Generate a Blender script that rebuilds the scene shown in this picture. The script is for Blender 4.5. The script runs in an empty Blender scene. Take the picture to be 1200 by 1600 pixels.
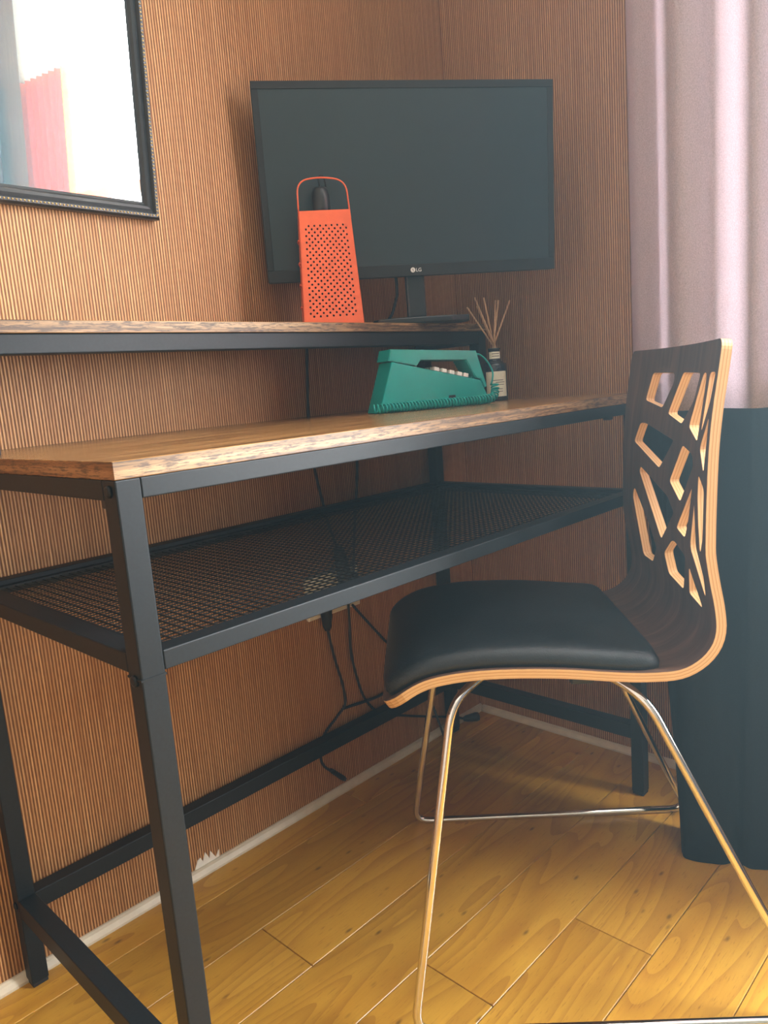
import bpy, bmesh, math, random
from mathutils import Vector, Matrix, geometry
R = math.radians
sc = bpy.context.scene
col = sc.collection
random.seed(7)

# ------------------------------------------------------------------ camera
F_PX = 1170.56
cam_d = bpy.data.cameras.new('camera')
cam_d.sensor_fit = 'VERTICAL'
cam_d.sensor_height = 36.0
cam_d.lens = 36.0 * F_PX / 1600.0
cam_d.clip_start = 0.01
cam = bpy.data.objects.new('camera', cam_d)
col.objects.link(cam)
_p, _r, _y = R(9.4778), R(4.4607), R(44.4998)
fw = Vector((math.cos(_y)*math.cos(_p), math.sin(_y)*math.cos(_p), -math.sin(_p)))
rt = fw.cross(Vector((0, 0, 1))).normalized()
up = rt.cross(fw)
rt2 = rt*math.cos(_r) - up*math.sin(_r)
up2 = up*math.cos(_r) + rt*math.sin(_r)
M = Matrix((rt2, up2, -fw)).transposed().to_4x4()
M.translation = Vector((-0.2851, -0.5879, 0.7937))
cam.matrix_world = M
sc.camera = cam

# ------------------------------------------------------------------ world, daylight, exposure
world = bpy.data.worlds.new('world')
sc.world = world
world.use_nodes = True
bgn = world.node_tree.nodes['Background']
bgn.inputs[0].default_value = (0.86, 0.94, 1.0, 1)
bgn.inputs[1].default_value = 3.0
# scatter added to imitate the lens-flare veil, spread through the air
air = world.node_tree.nodes.new('ShaderNodeVolumeScatter')
air.inputs['Color'].default_value = (0.60, 0.89, 1.0, 1)
air.inputs['Density'].default_value = 0.042
air.inputs['Anisotropy'].default_value = 0.65
world.node_tree.links.new(air.outputs[0], world.node_tree.nodes['World Output'].inputs['Volume'])

# room extents
XB, YW = 1.086, 0.482          # wall with the window, wall with the mirror
X0, Y0, ZC = -2.1, -2.35, 2.45
WY0, WY1, WZ0, WZ1 = -1.44, -0.42, 0.42, 2.14   # window opening

ld = bpy.data.lights.new('window_daylight', 'AREA')
ld.shape = 'RECTANGLE'
ld.size = WZ1 - WZ0 + 0.3
ld.size_y = WY1 - WY0 + 0.5
ld.energy = 215.0
ld.color = (0.93, 0.97, 1.0)
lo = bpy.data.objects.new('window_daylight', ld)
lo.location = (XB + 0.24, (WY0 + WY1)/2, (WZ0 + WZ1)/2 + 0.03)
lo.rotation_euler = (0, R(90), 0)
col.objects.link(lo)

sc.view_settings.view_transform = 'Standard'
sc.view_settings.look = 'None'
sc.view_settings.gamma = 1.0
sc.view_settings.use_curve_mapping = False
sc.view_settings.exposure = 1.56
sc.cycles.use_denoising = True
sc.cycles.volume_bounces = 0
sc.cycles.max_bounces = 8
sc.cycles.diffuse_bounces = 5
sc.cycles.sample_clamp_indirect = 6.0

# ------------------------------------------------------------------ materials
def s2l(c):
    return tuple((v/255/12.92 if v/255 <= 0.04045 else ((v/255 + 0.055)/1.055)**2.4) for v in c)

class NT:
    def __init__(self, name):
        self.m = bpy.data.materials.new(name)
        self.m.use_nodes = True
        self.t = self.m.node_tree
        self.b = self.t.nodes['Principled BSDF']
        self.out = self.t.nodes['Material Output']
    def n(self, typ, **kw):
        nd = self.t.nodes.new(typ)
        for k, v in kw.items():
            if k.startswith('i_'):
                nd.inputs[k[2:].replace('_', ' ')].default_value = v
            else:
                setattr(nd, k, v)
        return nd
    def l(self, a, b):
        self.t.links.new(a, b)
    def mapping(self, src, scale=(1, 1, 1), loc=(0, 0, 0)):
        mp = self.n('ShaderNodeMapping')
        mp.inputs['Scale'].default_value = scale
        mp.inputs['Location'].default_value = loc
        self.l(src, mp.inputs['Vector'])
        return mp.outputs[0]
    def ramp(self, fac, stops):
        rp = self.n('ShaderNodeValToRGB')
        e = rp.color_ramp.elements
        e[0].position, e[0].color = stops[0][0], (*stops[0][1], 1)
        e[1].position, e[1].color = stops[-1][0], (*stops[-1][1], 1)
        for p, c in stops[1:-1]:
            x = e.new(p); x.color = (*c, 1)
        self.l(fac, rp.inputs[0])
        return rp.outputs[0]
    def mix(self, fac, a, b, mode='MIX'):
        mx = self.n('ShaderNodeMix', data_type='RGBA', blend_type=mode)
        for v, i in ((fac, 0), (a, 6), (b, 7)):
            if hasattr(v, 'links'):
                self.l(v, mx.inputs[i])
            else:
                mx.inputs[i].default_value = v if i == 0 else (*v, 1)
        return mx.outputs[2]
    def math(self, op, a, b=0.0):
        md = self.n('ShaderNodeMath', operation=op)
        for v, i in ((a, 0), (b, 1)):
            if hasattr(v, 'links'):
                self.l(v, md.inputs[i])
            else:
                md.inputs[i].default_value = v
        return md.outputs[0]
    def noise(self, vec, scale, detail=3, rough=0.5, dist=0.0):
        nz = self.n('ShaderNodeTexNoise')
        nz.inputs['Scale'].default_value = scale
        nz.inputs['Detail'].default_value = detail
        nz.inputs['Roughness'].default_value = rough
        nz.inputs['Distortion'].default_value = dist
        if vec is not None:
            self.l(vec, nz.inputs['Vector'])
        return nz.outputs[0]
    def bump(self, h, strength, dist=0.001):
        bp = self.n('ShaderNodeBump')
        bp.inputs['Strength'].default_value = strength
        bp.inputs['Distance'].default_value = dist
        self.l(h, bp.inputs['Height'])
        self.l(bp.outputs[0], self.b.inputs['Normal'])
    def objc(self):
        return self.n('ShaderNodeTexCoord').outputs['Object']

def plain(name, c, rough=0.5, metal=0.0, spec=0.5, speckle=0.0, scale=60, bump=0.0):
    k = NT(name)
    k.b.inputs['Roughness'].default_value = rough
    k.b.inputs['Metallic'].default_value = metal
    k.b.inputs['Specular IOR Level'].default_value = spec
    nz = k.noise(k.objc(), scale, 3)
    lo_ = tuple(max(0, v*(1 - speckle)) for v in c)
    hi_ = tuple(min(1, v*(1 + speckle)) for v in c)
    k.l(k.ramp(nz, [(0.3, lo_), (0.7, hi_)]), k.b.inputs['Base Color'])
    if bump:
        k.bump(nz, bump, 0.0005)
    return k.m

def wallpaper():
    k = NT('ribbed_copper_wallpaper')
    sep = k.n('ShaderNodeSeparateXYZ'); k.l(k.objc(), sep.inputs[0])
    u = k.math('ADD', sep.outputs[0], sep.outputs[1])
    comb = k.n('ShaderNodeCombineXYZ')
    k.l(u, comb.inputs[0]); k.l(sep.outputs[2], comb.inputs[2])
    vec = comb.outputs[0]
    wob = k.noise(k.mapping(vec, (60, 1, 6)), 1.0, 2)
    ph = k.math('ADD', k.math('MULTIPLY', u, 2*math.pi/0.0046), k.math('MULTIPLY', wob, 2.2))
    rib = k.math('ADD', k.math('MULTIPLY', k.math('SINE', ph), 0.5), 0.5)
    fleck = k.noise(k.mapping(vec, (420, 1, 60)), 1.0, 3, 0.65)
    streak = k.noise(k.mapping(vec, (190, 1, 4.0)), 1.0, 2)
    broad = k.noise(k.mapping(vec, (9, 1, 0.6)), 1.0, 2)
    h = k.math('ADD', k.math('MULTIPLY', rib, 0.62), k.math('MULTIPLY', fleck, 0.42))
    c1 = k.ramp(h, [(0.2, s2l((90, 56, 26))), (0.5, s2l((149, 101, 57))), (0.8, s2l((220, 174, 118)))])
    c2 = k.mix(k.math('MULTIPLY', k.ramp(streak, [(0.35, (0, 0, 0)), (0.65, (1, 1, 1))]), 0.5), c1, s2l((134, 84, 42)))
    c3 = k.mix(k.math('MULTIPLY', broad, 0.25), c2, s2l((136, 86, 52)))
    k.l(c3, k.b.inputs['Base Color'])
    k.b.inputs['Roughness'].default_value = 0.48
    k.b.inputs['Metallic'].default_value = 0.12
    k.b.inputs['Specular IOR Level'].default_value = 0.4
    k.bump(h, 0.55, 0.0012)
    return k.m

def oak():
    k = NT('oak_plank')
    oc = k.objc()
    rnd = k.n('ShaderNodeObjectInfo').outputs['Random']
    off = k.n('ShaderNodeCombineXYZ')
    k.l(k.math('MULTIPLY', rnd, 37.0), off.inputs[0])
    k.l(k.math('MULTIPLY', rnd, 11.0), off.inputs[1])
    va = k.n('ShaderNodeVectorMath', operation='ADD')
    k.l(oc, va.inputs[0]); k.l(off.outputs[0], va.inputs[1])
    v = va.outputs[0]
    # cathedral rings: contour lines of a stretched noise field
    fld = k.noise(k.mapping(v, (1.6, 10.0, 4)), 1.0, 1.2, 0.4, 0.25)
    rings = k.math('FRACT', k.math('MULTIPLY', fld, 15.0))
    rings = k.math('POWER', rings, 2.2)
    fine = k.noise(k.mapping(v, (11, 330, 40)), 1.0, 4, 0.6)
    pores = k.noise(k.mapping(v, (45, 520, 60)), 1.0, 2, 0.6)
    patch = k.noise(k.mapping(v, (3, 9, 4)), 1.0, 3, 0.55)
    vor = k.n('ShaderNodeTexVoronoi')
    k.l(k.mapping(v, (3.1, 7.5, 4)), vor.inputs['Vector'])
    knot = k.ramp(vor.outputs['Distance'], [(0.035, (1, 1, 1)), (0.14, (0, 0, 0))])
    base = k.ramp(patch, [(0.25, s2l((178, 130, 40))), (0.55, s2l((196, 151, 54))), (0.8, s2l((206, 163, 66)))])
    c = k.mix(k.math('MULTIPLY', rings, 0.5), base, s2l((140, 88, 30)))
    c = k.mix(k.math('MULTIPLY', fine, 0.42), c, s2l((150, 98, 34)))
    c = k.mix(k.ramp(pores, [(0.6, (0, 0, 0)), (0.74, (0.7, 0.7, 0.7))]), c, s2l((126, 78, 28)))
    c = k.mix(k.math('MULTIPLY', knot, 0.7), c, s2l((72, 44, 24)))
    hs = k.n('ShaderNodeHueSaturation')
    hs.inputs['Saturation'].default_value = 1.0
    k.l(k.math('ADD', k.math('MULTIPLY', rnd, 0.28), 0.84), hs.inputs['Value'])
    k.l(c, hs.inputs['Color'])
    k.l(hs.outputs[0], k.b.inputs['Base Color'])
    k.b.inputs['Roughness'].default_value = 0.36
    k.bump(k.math('ADD', fine, k.math('MULTIPLY', rings, 0.3)), 0.12, 0.0006)
    return k.m

def rustic(name, top, dark, light, worn=False, end=False):
    k = NT(name)
    oc = k.objc()
    if end:
        sp = k.n('ShaderNodeSeparateXYZ'); k.l(oc, sp.inputs[0])
        cb = k.n('ShaderNodeCombineXYZ')
        k.l(sp.outputs[1], cb.inputs[0]); k.l(sp.outputs[0], cb.inputs[1]); k.l(sp.outputs[2], cb.inputs[2])
        oc = cb.outputs[0]
    g = k.noise(k.mapping(oc, (3, 60, 160)), 1.0, 4, 0.62, 0.3)
    g2 = k.noise(k.mapping(oc, (18, 420, 420) if worn else (10, 130, 130)), 1.0, 3, 0.6)
    c = k.ramp(g, [(0.36, dark), (0.5, top), (0.64, light)])
    c = k.mix(k.math('MULTIPLY', g2, 0.5), c, dark)
    if worn:
        w = k.noise(k.mapping(oc, (45, 200, 420)), 1.0, 4, 0.7)
        c = k.mix(k.ramp(w, [(0.48, (0, 0, 0)), (0.58, (0.85, 0.85, 0.85))]), c, s2l((66, 48, 34)))
    k.l(c, k.b.inputs['Base Color'])
    k.b.inputs['Roughness'].default_value = 0.26 if not worn else 0.5
    k.bump(g2, 0.1, 0.0004)
    return k.m

def ply_edge():
    k = NT('pale_plywood_edge')
    uv = k.n('ShaderNodeUVMap'); uv.uv_map = 'UVMap'
    sep = k.n('ShaderNodeSeparateXYZ'); k.l(uv.outputs[0], sep.inputs[0])
    nz = k.noise(k.mapping(k.objc(), (90, 90, 90)), 1.0, 3)
    v = k.math('ADD', sep.outputs[1], k.math('MULTIPLY', nz, 0.06))
    lay = k.ramp(v, [(0.03, s2l((150, 104, 62))), (0.1, s2l((226, 190, 136))), (0.30, s2l((216, 174, 118))),
                     (0.36, s2l((186, 130, 72))), (0.42, s2l((222, 184, 130))), (0.62, s2l((216, 176, 120))),
                     (0.68, s2l((190, 134, 76))), (0.75, s2l((226, 190, 136))), (0.97, s2l((206, 162, 108)))])
    k.l(lay, k.b.inputs['Base Color'])
    k.b.inputs['Roughness'].default_value = 0.42
    return k.m

def walnut():
    k = NT('dark_walnut_veneer')
    oc = k.objc()
    g = k.noise(k.mapping(oc, (9, 70, 5)), 1.0, 4, 0.6, 0.6)
    g2 = k.noise(k.mapping(oc, (60, 400, 30)), 1.0, 3)
    c = k.ramp(g, [(0.3, s2l((78, 58, 48))), (0.55, s2l((102, 76, 62))), (0.75, s2l((126, 94, 74)))])
    c = k.mix(k.math('MULTIPLY', g2, 0.4), c, s2l((60, 44, 36)))
    k.l(c, k.b.inputs['Base Color'])
    k.b.inputs['Roughness'].default_value = 0.42
    return k.m

def fabric(name, c, transl=0.0, rough=0.9):
    k = NT(name)
    oc = k.objc()
    wv = k.noise(k.mapping(oc, (700, 700, 500)), 1.0, 2)
    cc = k.ramp(wv, [(0.3, tuple(v*0.82 for v in c)), (0.7, tuple(min(1, v*1.12) for v in c))])
    k.l(cc, k.b.inputs['Base Color'])
    k.b.inputs['Roughness'].default_value = rough
    k.b.inputs['Specular IOR Level'].default_value = 0.15
    k.bump(wv, 0.15, 0.0004)
    if transl:
        tr = k.n('ShaderNodeBsdfTranslucent'); k.l(cc, tr.inputs[0])
        mx = k.n('ShaderNodeMixShader'); mx.inputs[0].default_value = transl
        k.l(k.b.outputs[0], mx.inputs[1]); k.l(tr.outputs[0], mx.inputs[2])
        k.l(mx.outputs[0], k.out.inputs[0])
    return k.m

def leather():
    k = NT('black_leather')
    vor = k.n('ShaderNodeTexVoronoi'); vor.inputs['Scale'].default_value = 520
    k.l(k.objc(), vor.inputs['Vector'])
    nz = k.noise(k.objc(), 25, 3)
    k.l(k.ramp(nz, [(0.3, (0.005, 0.0085, 0.010)), (0.7, (0.008, 0.0125, 0.0145))]), k.b.inputs['Base Color'])
    k.b.inputs['Roughness'].default_value = 0.44
    k.bump(vor.outputs['Distance'], 0.35, 0.0005)
    return k.m

def glass_mat():
    k = NT('window_glass')
    tr = k.n('ShaderNodeBsdfTransparent')
    gl = k.n('ShaderNodeBsdfGlossy'); gl.inputs['Roughness'].default_value = 0.02
    mx = k.n('ShaderNodeMixShader'); mx.inputs[0].default_value = 0.06
    k.l(tr.outputs[0], mx.inputs[1]); k.l(gl.outputs[0], mx.inputs[2])
    k.l(mx.outputs[0], k.out.inputs[0])
    return k.m

MT = dict(
    paper=wallpaper(), oak=oak(),
    metal=plain('black_powder_coated_steel', (0.008, 0.0115, 0.0135), 0.46, 0.0, 0.28, 0.18, 300, 0.08),
    rubber=plain('black_rubber', (0.012, 0.013, 0.014), 0.7, speckle=0.2),
    cable=plain('black_cable', (0.006, 0.007, 0.008), 0.5, speckle=0.2),
    top=rustic('rustic_wood_top', s2l((148, 108, 60)), s2l((86, 58, 32)), s2l((184, 140, 86))),
    edge=rustic('worn_wood_edge', s2l((148, 114, 72)), s2l((84, 62, 40)), s2l((184, 152, 108)), True),
    edge_end=rustic('worn_wood_end', s2l((150, 104, 62)), s2l((92, 62, 38)), s2l((180, 136, 92)), True, True),
    ply=ply_edge(), walnut=walnut(), leather=leather(),
    chrome=plain('polished_chrome', (0.78, 0.77, 0.74), 0.08, 1.0, 0.5, 0.04, 40),
    orange=plain('coral_orange_paint', s2l((226, 102, 58)), 0.42, speckle=0.05),
    orange_in=plain('orange_interior', s2l((120, 40, 24)), 0.8, speckle=0.1),
    teal=plain('teal_plastic', s2l((6, 152, 144)), 0.3, speckle=0.03),
    dark=plain('black_plastic', (0.011, 0.013, 0.014), 0.38, speckle=0.15),
    screen=plain('matte_dark_screen', (0.010, 0.024, 0.030), 0.33, 0.0, 0.7, 0.05),
    cream=plain('cream_skirting_paint', s2l((202, 192, 168)), 0.45, speckle=0.06),
    white=plain('white_gloss_paint', s2l((226, 221, 208)), 0.4, speckle=0.05),
    plaster=plain('pale_plaster', s2l((214, 206, 194)), 0.85, speckle=0.04, scale=20),
    greywall=plain('grey_green_wall', s2l((150, 156, 146)), 0.85, speckle=0.05, scale=20),
    ceil=plain('white_ceiling', s2l((236, 234, 228)), 0.9, speckle=0.03, scale=20),
    button=plain('ivory_button', s2l((236, 232, 222)), 0.35, speckle=0.02),
    bottle=plain('dark_glass', (0.012, 0.016, 0.022), 0.22, 0.0, 0.6, 0.1),
    label=plain('cream_label', s2l((226, 224, 200)), 0.7, speckle=0.04),
    ink=plain('grey_ink', s2l((110, 105, 100)), 0.7, speckle=0.1),
    reed=plain('rattan_reed', s2l((206, 164, 122)), 0.7, speckle=0.15, scale=120),
    frame=plain('black_lacquer_frame', (0.02, 0.024, 0.026), 0.3, speckle=0.2),
    gold=plain('worn_gold_leaf', s2l((206, 182, 120)), 0.4, 0.7, 0.5, 0.35, 400),
    mirror=plain('silvered_glass', (0.9, 0.92, 0.91), 0.015, 1.0),
    silver=plain('silver_logo', s2l((232, 232, 228)), 0.35, 0.2),
    flare_pink=fabric('flare_paled_curtain', s2l((220, 208, 213)), 0.58),  # orange cloth with the pale haze of lens flare put into its colour
    orangecloth=fabric('orange_curtain', s2l((206, 92, 4)), 0.35),
    blackcloth=fabric('black_curtain', (0.009, 0.012, 0.0135), 0.0),
    whitecloth=fabric('white_curtain', s2l((232, 230, 222)), 0.45),
    wardrobe=plain('dark_stained_wood', s2l((74, 62, 66)), 0.5, speckle=0.15, scale=12),
    glass=glass_mat(),
)

# ------------------------------------------------------------------ helpers
def link_mesh(name, bm, mats, parent=None, smooth=False):
    me = bpy.data.meshes.new(name)
    bm.normal_update()
    bm.to_mesh(me); bm.free()
    for m in (mats if isinstance(mats, (list, tuple)) else [mats]):
        me.materials.append(MT[m])
    if smooth:
        for p in me.polygons:
            p.use_smooth = True
    o = bpy.data.objects.new(name, me)
    col.objects.link(o)
    if parent:
        o.parent = parent
    return o

def tag(o, label=None, cat=None, group=None, kind=None):
    for k, v in (('label', label), ('category', cat), ('group', group), ('kind', kind)):
        if v:
            o[k] = v
    return o

def thing(name, label, cat, loc=(0, 0, 0), rz=0.0, group=None):
    o = bpy.data.objects.new(name, None)
    o.empty_display_size = 0.05
    col.objects.link(o)
    o.location = loc
    o.rotation_euler = (0, 0, rz)
    return tag(o, label, cat, group)

def box_bm(a, b, bevel=0.0, seg=1, bm=None, mat=0):
    own = bm is None
    t = bmesh.new()
    bmesh.ops.create_cube(t, size=1.0)
    a, b = Vector(a), Vector(b)
    for v in t.verts:
        v.co = Vector([(a[i] + b[i])/2 + v.co[i]*(b[i] - a[i]) for i in range(3)])
    if bevel:
        bmesh.ops.bevel(t, geom=t.edges[:], offset=bevel, segments=seg, affect='EDGES', profile=0.5)
    for f in t.faces:
        f.material_index = mat
    if own:
        return t
    merge(bm, t)
    return bm

def merge(bm, t):
    vm = {}
    for v in t.verts:
        vm[v] = bm.verts.new(v.co)
    for f in t.faces:
        try:
            nf = bm.faces.new([vm[v] for v in f.verts])
            nf.material_index = f.material_index
            nf.smooth = f.smooth
        except ValueError:
            pass
    t.free()

def box(name, a, b, mat, parent=None, bevel=0.0, seg=1):
    return link_mesh(name, box_bm(a, b, bevel, seg), mat, parent)

def prism_bm(poly, axis, lo_, hi_, bevel=0.0, seg=2):
    """poly: list of 2-D points; axis 0/1/2 is the extrusion axis."""
    bm = bmesh.new()
    def mk(p, w):
        q = list(p); q.insert(axis, w); return bm.verts.new(q)
    A = [mk(p, lo_) for p in poly]
    B = [mk(p, hi_) for p in poly]
    n = len(poly)
    bm.faces.new(A); bm.faces.new(B[::-1])
    for i in range(n):
        bm.faces.new([A[i], B[i], B[(i+1) % n], A[(i+1) % n]])
    bmesh.ops.recalc_face_normals(bm, faces=bm.faces[:])
    if bevel:
        bmesh.ops.bevel(bm, geom=bm.edges[:], offset=bevel, segments=seg, affect='EDGES', profile=0.5)
    return bm

def fillet(pts, r, seg=6, closed=False):
    pts = [Vector(p) for p in pts]
    out = []
    n = len(pts)
    for i, p in enumerate(pts):
        if not closed and i in (0, n-1):
            out.append(p); continue
        a, b = pts[i-1], pts[(i+1) % n]
        da, db = (a - p), (b - p)
        k = min(r, da.length*0.48, db.length*0.48)
        s, e = p + da.normalized()*k, p + db.normalized()*k
        for j in range(seg+1):
            t = j/seg
            out.append(s*(1-t)**2 + p*2*t*(1-t) + e*t*t)
    return out

def catmull(pts, n=8, closed=False):
    pts = [Vector(p) for p in pts]
    out = []
    N = len(pts)
    for i in range(N if closed else N-1):
        if closed:
            p0, p1, p2, p3 = pts[i-1], pts[i], pts[(i+1) % N], pts[(i+2) % N]
        else:
            p0, p1, p2, p3 = pts[max(i-1, 0)], pts[i], pts[i+1], pts[min(i+2, N-1)]
        for k in range(n):
            t = k/n
            out.append(0.5*((2*p1) + (-p0+p2)*t + (2*p0-5*p1+4*p2-p3)*t*t + (-p0+3*p1-3*p2+p3)*t**3))
    if not closed:
        out.append(pts[-1])
    return out

def sweep_bm(path, r, n=10, closed=False, bm=None, radii=None):
    bm = bm or bmesh.new()
    path = [Vector(p) for p in path]
    N = len(path)
    rings = []
    prev = None
    for i, p in enumerate(path):
        if closed:
            t = (path[(i+1) % N] - path[i-1]).normalized()
        else:
            t = (path[min(i+1, N-1)] - path[max(i-1, 0)]).normalized()
        if prev is None:
            ref = Vector((0, 0, 1)) if abs(t.z) < 0.9 else Vector((1, 0, 0))
            nx = t.cross(ref).normalized()
        else:
            nx = (prev - t*prev.dot(t)).normalized()
        prev = nx
        ny = t.cross(nx)
        rr = radii[i] if radii else r
        rings.append([bm.verts.new(p + nx*math.cos(a)*rr + ny*math.sin(a)*rr)
                      for a in (2*math.pi*k/n for k in range(n))])
    for i in range(N if closed else N-1):
        A, B = rings[i], rings[(i+1) % N]
        sh = 0
        if closed and i == N-1:
            sh = min(range(n), key=lambda s: (A[0].co - B[s].co).length)
        for k in range(n):
            f = bm.faces.new([A[k], A[(k+1) % n], B[(k+1+sh) % n], B[(k+sh) % n]])
            f.smooth = True
    if not closed:
        bm.faces.new(rings[0][::-1]); bm.faces.new(rings[-1])
    bmesh.ops.recalc_face_normals(bm, faces=bm.faces[:])
    return bm

def tube(name, path, r, mat, parent=None, n=10, closed=False, radii=None):
    return link_mesh(name, sweep_bm(path, r, n, closed, None, radii), mat, parent)

def lathe_bm(prof, n=24, c=(0, 0)):
    bm = bmesh.new()
    rings = [[bm.verts.new((c[0] + r*math.cos(2*math.pi*k/n), c[1] + r*math.sin(2*math.pi*k/n), z)) for k in range(n)]
             for r, z in prof]
    for A, B in zip(rings, rings[1:]):
        for k in range(n):
            f = bm.faces.new([A[k], A[(k+1) % n], B[(k+1) % n], B[k]]); f.smooth = True
    bm.faces.new(rings[0][::-1]); bm.faces.new(rings[-1])
    return bm

def inpoly(p, poly):
    c = False
    j = len(poly) - 1
    for i in range(len(poly)):
        a, b = poly[i], poly[j]
        if (a[1] > p[1]) != (b[1] > p[1]) and p[0] < (b[0]-a[0])*(p[1]-a[1])/(b[1]-a[1]) + a[0]:
            c = not c
        j = i
    return c

def sheet_with_holes(outer, holes, grid, place, thick, wall_mat=1, face_mat=0, smooth=True):
    """A plate with real openings. place(u, v, w) -> Vector with w = +-thick/2."""
    verts, edges = [], []
    def loop(poly):
        s = len(verts)
        verts.extend(Vector(q) for q in poly)
        edges.extend((s+i, s+(i+1) % len(poly)) for i in range(len(poly)))
    loop(outer)
    for h in holes:
        loop(h)
    for g in grid:
        if inpoly(g, outer) and not any(inpoly(g, h) for h in holes):
            verts.append(Vector(g))
    vo, eo, fo, *_ = geometry.delaunay_2d_cdt(verts, edges, [], 0, 1e-5)
    bm = bmesh.new()
    uvl = bm.loops.layers.uv.new('UVMap')
    tris = []
    for f in fo:
        c = (sum(vo[i][0] for i in f)/len(f), sum(vo[i][1] for i in f)/len(f))
        if inpoly(c, outer) and not any(inpoly(c, h) for h in holes):
            tris.append(f)
    top = {}; bot = {}; wt = {}; wb = {}
    def g(d, i, w):
        if i not in d:
            d[i] = bm.verts.new(place(vo[i][0], vo[i][1], w))
        return d[i]
    cnt = {}
    for f in tris:
        a = bm.faces.new([g(top, i, thick/2) for i in f]); a.smooth = smooth; a.material_index = face_mat
        b = bm.faces.new([g(bot, i, -thick/2) for i in reversed(f)]); b.smooth = smooth; b.material_index = face_mat
        for k in range(len(f)):
            e = (f[k], f[(k+1) % len(f)])
            cnt.setdefault(tuple(sorted(e)), []).append(e)
    for key, es in cnt.items():
        if len(es) == 1:
            i, j = es[0]
            q = bm.faces.new([g(wt, j, thick/2), g(wt, i, thick/2), g(wb, i, -thick/2), g(wb, j, -thick/2)])
            q.material_index = wall_mat
            for lp, v in zip(q.loops, (0, 0, 1, 1)):
                lp[uvl].uv = (0, v)
    return bm

def text_bm(s, size, depth):
    cu = bpy.data.curves.new('lettering', 'FONT')
    cu.body = s; cu.size = size; cu.extrude = depth
    o = bpy.data.objects.new('lettering', cu)
    col.objects.link(o)
    dg = bpy.context.evaluated_depsgraph_get()
    me = bpy.data.meshes.new_from_object(o.evaluated_get(dg))
    bpy.data.objects.remove(o); bpy.data.curves.remove(cu)
    bm = bmesh.new(); bm.from_mesh(me); bpy.data.meshes.remove(me)
    return bm

# ------------------------------------------------------------------ the room
def S(o):
    o['kind'] = 'structure'; return o

floor = S(box('floor', (X0, Y0, -0.05), (XB, YW, -0.012), 'rubber'))
PW = 0.1182
row_y = 0.1752 + 3*PW
k = 0
joints = {2: [0.278], 4: [0.380], 5: [0.585], 3: [-0.42], 1: [-0.15], 0: [0.62], 6: [-0.35, 0.95]}
while row_y > Y0:
    y1, y0 = min(row_y, YW), max(row_y - PW, Y0)
    js = joints.get(k, [random.uniform(-0.6, 0.9)])
    cuts = sorted([X0] + [X0 + 0.001 + ((js[0] - X0) % 1.25)] + ([js[0]] if js[0] > X0 else []) + js[1:] + [XB])
    cc = [cuts[0]]
    for c_ in cuts[1:]:
        if c_ - cc[-1] > 0.25 or c_ in js:
            cc.append(c_)
    cc[-1] = XB
    for a, b in zip(cc, cc[1:]):
        cx, cy = (a+b)/2, (y0+y1)/2
        g = 0.0006
        o = link_mesh('plank', box_bm((a-cx+g, y0-cy+g, -0.012), (b-cx-g, y1-cy-g, 0), 0.0007), 'oak', floor)
        o.location = (cx, cy, random.uniform(-0.0003, 0.0))
    row_y -= PW
    k += 1

T = 0.12
wall_l = S(box('wall_left', (X0, YW, -0.05), (XB + T, YW + T, ZC), 'paper'))
bm = bmesh.new()
ys = [Y0, WY0, WY1, YW]
zs = [-0.05, WZ0, WZ1, ZC]
for i in range(3):
    for j in range(3):
        if i == 1 and j == 1:
            continue
        box_bm((XB, ys[i], zs[j]), (XB + T, ys[i+1], zs[j+1]), bm=bm)
S(link_mesh('wall_back', bm, 'paper'))
S(box('wall_right', (X0, Y0 - T, -0.05), (XB + T, Y0, ZC), 'greywall'))
S(box('wall_front', (X0 - T, Y0 - T, -0.05), (X0, YW + T, ZC), 'plaster'))
S(box('ceiling', (X0 - T, Y0 - T, ZC), (XB + T, YW + T, ZC + 0.1), 'ceil'))

HB = 0.0142
def quad_trim(name, path_axis, lo_, hi_, at, sgn):
    poly = [(0, 0.0), (0.011, 0.0), (0.011, 0.004), (0.007, HB - 0.003), (0.003, HB), (0, HB)]
    if path_axis == 0:
        return S(link_mesh(name, prism_bm([(at + sgn*x, z) for x, z in poly], 0, lo_, hi_), 'cream'))
    return S(link_mesh(name, prism_bm([(at + sgn*x, z) for x, z in poly], 1, lo_, hi_), 'cream'))
quad_trim('baseboard_left', 0, X0, XB, YW, -1)
quad_trim('baseboard_back', 1, Y0, YW - 0.011, XB, -1)

# torn paper above the skirting strip
torn = prism_bm([(0.281, 0.0135), (0.330, 0.0135), (0.331, 0.027), (0.327, 0.022), (0.323, 0.017), (0.318, 0.026),
                 (0.314, 0.033), (0.311, 0.021), (0.304, 0.036), (0.298, 0.022), (0.294, 0.031), (0.288, 0.028)], 1, YW - 0.0012, YW + 0.001)
tag(link_mesh('torn_paper_patch', torn, 'white', wall_l), 'ragged white patch of torn wallpaper')

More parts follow.
